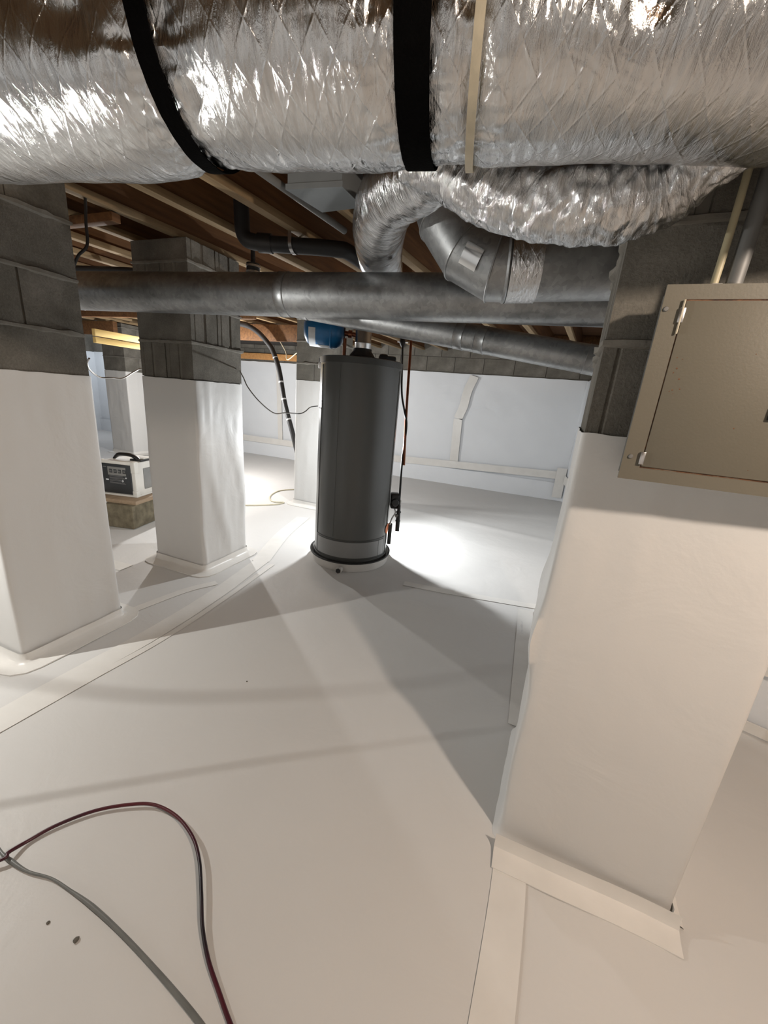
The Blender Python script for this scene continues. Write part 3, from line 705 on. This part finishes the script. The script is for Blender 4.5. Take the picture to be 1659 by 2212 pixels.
# draft hood and vent connector
zt = H_ - .008
for q in range(4):
    t = PI / 4 + q * PI / 2; tube('hood_leg', [(.075 * math.cos(t), .075 * math.sin(t), zt), (.078 * math.cos(t), .078 * math.sin(t), zt + .03), (.062 * math.cos(t), .062 * math.sin(t), zt + .052)], .004, M_BLK, wh, seg=8, k=3)
lathe('draft_hood', [(.080, zt + .024), (.082, zt + .030), (.058, zt + .062), (.058, zt + .075), (.052, zt + .075), (.052, zt + .06), (.074, zt + .026)], M_RUB, wh, 48)
lathe('vent_connector', [(.050, zt + .05), (.0505, zt + .105), (.052, zt + .108), (.0505, zt + .111), (.0505, zt + .30)], M_CHROME, wh, 48)
B('relief_elbow', (.105, .165, -.05, .01, zt + .0, zt + .055), M_BLK, wh, .018); B('relief_cover', (.150, .215, -.055, .035, zt - .002, zt + .045), M_DGREY, wh, .014)
tube('water_nipple', [(-.115, .02, zt), (-.115, .02, zt + .05), (-.115, .02, zt + .13)], .011, M_COPPER, wh, k=4)
# handle-like lug on the left of the cap
B('cap_lug', (-HR - .014, -HR + .006, -.02, .01, H_ - .07, H_ - .008), M_CHROME, wh, .003)
pan = empty('drain_pan', (HC.x, HC.y, .004), 'round pale drain pan with plugged outlet under the water heater', 'pan', rz=.427)
lathe('pan_body', [(0, .018), (.262, .018), (.268, .024), (.279, .075), (.287, .078), (.288, .074), (.281, .068), (.273, .012), (.26, .004), (0, .004)], M_PAN, pan, 96)
curved('pan_rim', math.radians(0), math.radians(359.5), .072, .080, .279, .289, M_RUB, 96, pan)
tube('outlet_fitting', [(-.06, -.272, .034), (-.068, -.305, .033)], .022, M_PAN, pan, seg=24, k=2); tube('outlet_nut', [(-.066, -.298, .033), (-.071, -.312, .033)], .017, M_RUB, pan, seg=6, k=1)

# blue expansion tank
tk = empty('expansion_tank', (-1.36, 2.345, 1.525), 'blue steel expansion tank with white label beside the water heater top', 'tank')
tk.rotation_euler = (0, PI / 2 + .03, math.radians(24))
def tank_prof(r, L): return [(0, -L / 2 - .035), (r * .45, -L / 2 - .030), (r * .8, -L / 2 - .012), (r * .97, -L / 2 + .012), (r, -L / 2 + .03), (r, L / 2 - .03), (r * .97, L / 2 - .012), (r * .8, L / 2 + .012), (r * .45, L / 2 + .030), (0, L / 2 + .035)]
lathe('tank_shell', tank_prof(.098, .19), M_BLUE, tk, 64)
lathe('tank_seam', [(.099, .040), (.1015, .043), (.1015, .052), (.099, .055)], M_BLUE, tk, 64)
bm = bmesh.new(); ar = []
for i in range(21):
    t = math.radians(-78 + 128 * i / 20) - .2; ar.append([bm.verts.new((.0992 * math.cos(t), .0992 * math.sin(t), z)) for z in (-.088, -.046)])
for a, b in zip(ar, ar[1:]): bm.faces.new((a[0], a[1], b[1], b[0]))
bm2 = bm
bmesh.ops.recalc_face_normals(bm, faces=bm.faces); link('paper_label', bm, M_LABEL, tk)
bm = bmesh.new(); ar = []
for i in range(9):
    t = math.radians(-14 + 40 * i / 8) - .2; ar.append([bm.verts.new((.0992 * math.cos(t), .0992 * math.sin(t), z)) for z in (-.046, .045)])
for a, b in zip(ar, ar[1:]): bm.faces.new((a[0], a[1], b[1], b[0]))
bmesh.ops.recalc_face_normals(bm, faces=bm.faces); link('paper_label', bm, M_LABEL, tk)
lathe('threaded_neck', [(0, .125), (.016, .125), (.016, .15), (.024, .152), (.024, .175), (.014, .178), (.014, .235), (0, .235)], M_COPPER, tk, 24)
lathe('tank_end_ring', [(.040, .118), (.044, .126), (.038, .130)], M_BLK, tk, 32)

# hanging hose and copper pipe right of the heater
hh = empty('gas_hose', (-.977, 2.766, 1.545), 'thin black hose hanging from the flue beside the heater, weighted end', 'hose')
Q = Vector((-.977, 2.766, 1.545)); Lp = [(-.977, 2.766, 1.545), (-.948, 2.72, 1.36), (-.917, 2.675, 1.188), (-.878, 2.652, 1.07), (-.846, 2.633, .973), (-.832, 2.57, .74), (-.80, 2.491, .50), (-.79, 2.47, .40)]
tube('hose_line', [Vector(p) - Q for p in Lp], .0075, M_RUB, hh); tube('hose_end', [Vector(p) - Q for p in ((-.79, 2.47, .44), (-.785, 2.455, .36), (-.777, 2.436, .262))], [.010, .0145, .0145], M_BLK, hh)
for zz in (.40, .34): tube('hose_ring', [Vector((-.788 + (.4 - zz) * .07, 2.462 - (.4 - zz) * .2, zz)) - Q, Vector((-.787 + (.4 - zz) * .07, 2.459 - (.4 - zz) * .2, zz - .012)) - Q], .0175, M_BLK, hh, k=1)
tube('hose_clamp', [Vector((-.99, 2.775, 1.60)) - Q, Vector((-.977, 2.766, 1.53)) - Q, Vector((-.97, 2.757, 1.50)) - Q], [.012, .022, .010], M_BLK, hh, k=4)
tube('clamp_screw', [Vector((-1.01, 2.752, 1.535)) - Q, Vector((-.94, 2.78, 1.535)) - Q], .006, M_CHROME, hh, k=1)
tag(tube('copper_pipe', [(-.925, 2.785, 1.66), (-.92, 2.783, 1.534), (-.875, 2.68, 1.14), (-.815, 2.561, .708)], .0095, M_COPPER), 'straight tarnished copper pipe hanging beside the black hose', 'pipe')

# bare wire looping between the piers, black taped cable on the far side
tag(tube('bare_wire', [(-1.765, 1.140, 1.205), (-1.83, 1.17, 1.185), (-1.928, 1.243, 1.159), (-2.06, 1.37, 1.131), (-2.12, 1.47, 1.133), (-2.193, 1.583, 1.133), (-2.288, 1.728, 1.176), (-2.34, 1.84, 1.203), (-2.19, 1.92, 1.215)], .0038, M_WIRE, seg=8), 'kinked bare metal wire strung between left and middle piers', 'wire')
tag(tube('bare_wire', [(-1.778, 2.045, 1.235), (-1.70, 1.985, 1.195), (-1.62, 1.93, 1.14), (-1.53, 1.92, 1.066), (-1.445, 1.94, 1.010), (-1.39, 1.98, 1.016), (-1.348, 2.06, 1.015), (-1.364, 2.15, 1.027), (-1.385, 2.24, 1.05), (-1.372, 2.31, 1.06)], .0035, M_WIRE, seg=8), 'kinked bare metal wire sagging from middle pier to the water heater', 'wire')
bc = empty('taped_cable', (-3.058, 3.84, 1.722), 'thick black cable banded with pale tape descending behind the middle pier', 'cable'); Q = Vector((-3.058, 3.84, 1.722))
Lp = [(-3.35, 3.86, 1.82), (-3.20, 3.85, 1.79), (-3.058, 3.84, 1.722), (-2.94, 3.845, 1.62), (-2.877, 3.848, 1.537), (-2.778, 3.823, 1.345), (-2.656, 3.76, 1.004), (-2.506, 3.708, .666), (-2.38, 3.68, .30), (-2.33, 3.67, .03)]
tube('cable_sheath', [Vector(p) - Q for p in Lp], .027, M_RUB, bc, seg=14)
C_ = catmull(Lp, 8)
for i in (35, 43, 47, 52): tube('tape_band', [C_[i] - Q, C_[i].lerp(C_[i + 1], .35) - Q], .0285, M_LABEL, bc, k=1, seg=14)
tag(tube('white_cable', [(-3.35, 4.6, 1.77), (-3.1, 4.4, 1.60), (-3.0, 4.3, 1.50), (-2.7, 4.1, 1.58), (-2.3, 3.86, 1.62)], .006, M_PALE), 'thin pale cable looping under the black box', 'cable')
tag(tube('floor_cord', [(p[0], p[1], fz(p[0], p[1]) + .007) for p in ((-2.45, 3.95), (-2.56, 3.85), (-2.66, 3.68), (-2.60, 3.43), (-2.45, 3.26), (-2.33, 3.30), (-2.36, 3.18), (-2.47, 3.06), (-2.62, 2.95), (-2.9, 2.8))], .006, M_PALE), 'thin yellowish cord looped on the bright floor beside the far pier', 'cord')

# ------------------------------------------------------------------ yellow lumber hung under the joists, brightly lit
lb = empty('hung_lumber', (-3.68, 2.44, 1.40), 'pair of pale boards, brightly lit yellow, in front of the farthest pier', 'lumber')
bm = bmesh.new(); box(bm, -.02, .02, 0, 1.75, .0, .048, .002); link('board', bm, M_PINE, lb)
bm = bmesh.new(); box(bm, -.02, .02, 0, .42, .056, .112, .002); link('board', bm, M_PINE, lb)
bm = bmesh.new(); box(bm, -.02, .0, .42, 1.6, .056, .100, .002); link('board', bm, M_PINE, lb)
for y in (.75, 1.3): tube('hanger_wire', [(-.024, y, .0), (-.026, y, .2), (-.024, y, .44)], .0022, M_WIRE, lb, k=3, seg=6)

# ------------------------------------------------------------------ power station on block
RZ = math.radians(14)
ob_ = empty('concrete_block', (-2.775, 1.968, 0), 'weathered solid concrete block on the floor under the power station', 'block', rz=RZ)
bm = bmesh.new(); box(bm, -.245, 0, 0, .40, .004, .190, .006)
bmesh.ops.subdivide_edges(bm, edges=bm.edges, cuts=3, use_grid_fill=True)
for v in bm.verts: v.co += Vector((nz(v.co.x * 30, v.co.y * 30, v.co.z * 30), nz(v.co.y * 30, v.co.z * 30), 0)) * .003
link('block_body', bm, M_OLDBLOCK, ob_); B('edge_rib', (-.024, .003, -.003, .03, .006, .188), M_OLDBLOCK, ob_, .004)
wbd = B('wooden_board', (-.40, .03, .01, .46, .0, .032), M_BOARD, None, .003, (-2.80, 1.985, .1915)); wbd.rotation_euler = (0, 0, RZ)
tag(wbd, 'pale wooden board lying between concrete block and power station', 'board')
ps = empty('power_station', (-2.862, 2.075, .2245), 'white and black portable power station on a board and block', 'power station', rz=RZ)
W_, D_, T_ = .29, .34, .275
B('body', (-W_, 0, .012, D_, .006, T_), M_WSHELL, ps, .014)
B('front_panel', (-W_ + .012, -.030, .002, .014, .018, T_ - .022), M_DGREY, ps, .004)
B('corner_cap', (-W_ - .006, -W_ + .016, .006, .04, T_ - .075, T_ + .006), M_WSHELL, ps, .006)
B('corner_cap', (-.034, .006, .004, .05, T_ - .085, T_ + .006), M_WSHELL, ps, .008); B('corner_cap', (-.034, .006, .004, .05, .0, .05), M_WSHELL, ps, .008)
B('top_trim', (-W_ + .01, -.03, .004, .030, T_ - .022, T_ + .004), M_WSHELL, ps, .006)
B('base_tray', (-W_ - .008, .012, -.004, D_ + .01, 0, .014), M_WSHELL, ps, .004)
B('side_grille', (.0, .004, .10, .24, .05, T_ - .055), M_MGREY, ps, .004)
tube('handle', [(-W_ + .03, .12, T_ + .002), (-W_ + .06, .12, T_ + .028), (-.20, .12, T_ + .040), (-.12, .12, T_ + .040), (-.07, .12, T_ + .026), (-.03, .12, T_ + .002)], [.009, .013, .014, .014, .013, .009], M_BLK, ps, seg=12, sy=1.6)
B('handle_mount', (-.10, .0, .09, .20, T_ - .002, T_ + .014), M_BLK, ps, .004); B('top_label', (-.11, -.01, .13, .24, T_ + .014, T_ + .02), M_WSHELL, ps, .002)
B('display_frame', (-.225, -.07, .0005, .003, .165, .232), M_MGREY, ps, .001)
for i in range(4):
    x = -.212 + .038 * i; so = B('socket', (x, x + .028, -.001, .003, .183, .214), M_DGREY, ps, .002)
    for q in (.006, .016): B('socket_mark', (x + q, x + q + .005, -.002, 0, .192, .206), M_PRINT, so, 0)
for i, (x0, x1, zz) in enumerate(((-.215, -.10, .157), (-.215, -.085, .146), (-.215, -.085, .138), (-.215, -.12, .127), (-.215, -.12, .119), (-.215, -.09, .106), (-.215, -.08, .099))): B('printed_line', (x0, x1, .0008, .0026, zz, zz + .0028), M_PRINT, ps, 0)
B('printed_mark', (-.248, -.224, .0008, .0026, .120, .131), M_LABEL, ps, 0)
lathe('round_button', [(0, .003), (.006, .003), (.006, 0)], M_LABEL, ps, 16, (-.072, .002, .150), (PI / 2, 0, 0)); lathe('round_button', [(.004, .003), (.010, .003), (.010, 0)], M_LABEL, ps, 4, (-.103, .002, .124), (PI / 2, 0, 0))
B('printed_mark', (-.262, -.235, .0008, .0026, .225, .230), M_PRINT, ps, 0)

# ------------------------------------------------------------------ electrical panel
PX0, PX1, PZ0, PZ1, PYF = .152, .53, 1.047, 1.356, .790
ep = empty('electrical_panel', (.34, .868, PZ0), 'tan metal electrical panel with rusty door edges on right pier', 'electrical panel')
O2 = Vector((.34, .868, PZ0))
def EB(name, x0, x1, y0, y1, z0, z1, mat, bev=.0015, par=ep): return B(name, (x0 - O2.x, x1 - O2.x, y0 - O2.y, y1 - O2.y, z0 - O2.z, z1 - O2.z), mat, par, bev)
EB('enclosure', PX0 + .008, PX1 - .008, PYF + .004, .844, PZ0 + .006, PZ1 - .004, M_CONDUIT)
bm = bmesh.new(); OX, OZ = O2.x, O2.z   # cover: frame around the door opening
dx0, dx1, dz0, dz1 = .181, .50, 1.069, 1.335
for x0, x1, z0, z1 in ((PX0, dx0, PZ0, PZ1), (dx1, PX1, PZ0, PZ1), (dx0, dx1, PZ0, dz0), (dx0, dx1, dz1, PZ1)): box(bm, x0 - OX, x1 - OX, PYF - O2.y, PYF + .004 - O2.y, z0 - OZ, z1 - OZ)
link('cover', bm, M_PANEL, ep, smooth=False)
EB('door_edge', dx0 + .0002, dx1 - .0002, PYF + .0006, PYF + .003, dz0 + .0002, dz1 - .0002, M_RUST, 0)
door = EB('door', dx0 + .0016, dx1 - .0016, PYF - .0015, PYF + .0015, dz0 + .0030, dz1 - .0026, M_PANEL, .0006)
for zz in (1.312, 1.086):
    h = EB('hinge', dx0 - .0045, dx0 + .0035, PYF - .004, PYF + .001, zz - .011, zz + .011, M_CHROME, .0012)
tube('hinge_pin', [Vector((dx0 - .0008, PYF - .003, 1.334)) - O2, Vector((dx0 - .0008, PYF - .003, 1.285)) - O2], .0014, M_BEIGE, ep, k=2, seg=8)
for sx, sz in ((.158, 1.321), (.163, 1.087), (PX1 - .01, 1.321), (PX1 - .01, 1.087)):
    s = lathe('screw', [(0, .002), (.003, .0018), (.0040, 0), (.0040, -.001)], M_CONDUIT, ep, 16, Vector((sx, PYF - .0003, sz)) - O2, (PI / 2, 0, 0))
for i in range(16):
    sx, sz = .19 + .02 * random.random(), 1.19 + .07 * random.random()
    if i > 9: sx, sz = .165 + .3 * random.random(), 1.07 + .25 * random.random()
    rs = .0006 + .0009 * random.random(); lathe('rust_spot', [(0, .0004), (rs, .0003), (rs, 0)], M_RUST, ep, 8, Vector((sx, PYF - .0014 if sx > .1835 else PYF - .0001, sz)) - O2, (PI / 2, 0, 0))
EB('latch', .330, .352, PYF - .006, PYF, 1.165, 1.185, M_BLK, .001)
tube('lock_ring', [Vector((.222, .822, PZ1 - .003)) - O2, Vector((.222, .822, PZ1 + .006)) - O2], .013, M_CHROME, ep, k=1, seg=6); EB('knockout_plate', .205, .262, .806, .842, PZ1 - .003, PZ1 + .002, M_CHROME, .001)
tag(tube('conduit_pipe', [(.221, .824, PZ1 + .0065), (.223, .826, 1.42), (.226, .835, 1.52), (.228, .850, 1.66), (.228, .855, 1.836)], .0055, M_CREAM), 'slim cream conduit rising from the electrical panel', 'conduit')
tag(tube('conduit_pipe', [(.247, .826, PZ1 + .003), (.249, .828, 1.42), (.253, .836, 1.52), (.256, .844, 1.66), (.256, .845, 1.836)], .0115, M_CONDUIT), 'thicker dark grey conduit beside the cream one above the panel', 'conduit')

# ------------------------------------------------------------------ hose and grey strand on the floor, near
hp = [(-1.20, .12), (-1.10, .21), (-1.007, .297), (-1.008, .315), (-1.004, .351), (-.982, .40), (-.934, .461), (-.872, .507), (-.804, .538), (-.722, .541), (-.643, .521), (-.586, .489), (-.531, .442), (-.485, .40), (-.435, .366), (-.382, .34), (-.33, .316), (-.268, .293), (-.1, .24), (.2, .2)]
def hz(i, x, y): return fz(x, y) + .006 + .012 * math.exp(-((i - 10) / 3.5) ** 2) + (.010 if i in (2, 3) else 0)
tag(tube('air_hose', [(x, y, hz(i, x, y)) for i, (x, y) in enumerate(hp)], .0042, M_HOSE, k=10), 'dark red and black hose curving over the near floor', 'hose')
gp = [(-1.25, .40), (-1.12, .33), (-1.039, .312), (-.988, .31), (-.931, .313), (-.869, .326), (-.808, .329), (-.732, .33), (-.636, .325), (-.528, .315), (-.429, .303), (-.361, .292), (-.25, .27), (0, .12)]
tag(tube('grey_strand', [(x, y, fz(x, y) + .0058) for x, y in gp], [.0030, .0030, .0032, .0050, .0030, .0026, .0030, .0050, .0046, .0046, .0052, .0052, .005, .005], M_STRANDG, k=10), 'dull grey strand lying on the floor, crossing the red hose', 'cable')  # thin grey tube of uneven width laid along the floor
# unseen wire added by the side work light to cast the long floor line
Ev = Vector((-2.12, .30, 1.10)); gw = [Ev.lerp(Vector(p), .2) for p in ((-1.9, -.20, 0), (-1.176, .375, 0), (-.588, .81, 0), (.155, 1.314, 0), (.8, 1.75, 0))]
tag(tube('shadow_wire', gw, .0012, M_WIRE, seg=8), 'thin wire added left of the frame to cast a line of shadow', 'wire')
gw = [Ev.lerp(Vector(p), .085) for p in ((-2.1, .55, 0), (-1.555, .695, 0), (-1.133, .841, 0), (-.757, 1.042, 0), (-.329, 1.315, 0), (.122, 1.678, 0), (.5, 2.0, 0))]  # second added wire, its path set by the softer shadow line it casts
tag(tube('shadow_wire', gw, .0011, M_WIRE, seg=8), 'second thin wire added left of the frame to cast a softer line of shadow', 'wire')
# repeats of a kind carry one group phrase
GROUPS = {'block_pier': 'block piers wrapped in white liner', 'duct_strap': 'hanger straps round the foil duct', 'bare_wire': 'bare wires strung between piers and heater',
          'dirt_crumb': 'crumbs of dirt on the floor', 'shadow_wire': 'added shadow-casting wires by the side work light', 'flexible_duct': 'silver flexible branch ducts'}
for o in bpy.data.objects:
    k = o.name.split('.')[0]
    if o.parent is None and k in GROUPS and 'label' in o: o['group'] = GROUPS[k]
    if o.parent is None and k == 'conduit_pipe' and 'panel' in o.get('label', ''): o['group'] = 'conduits above the electrical panel'
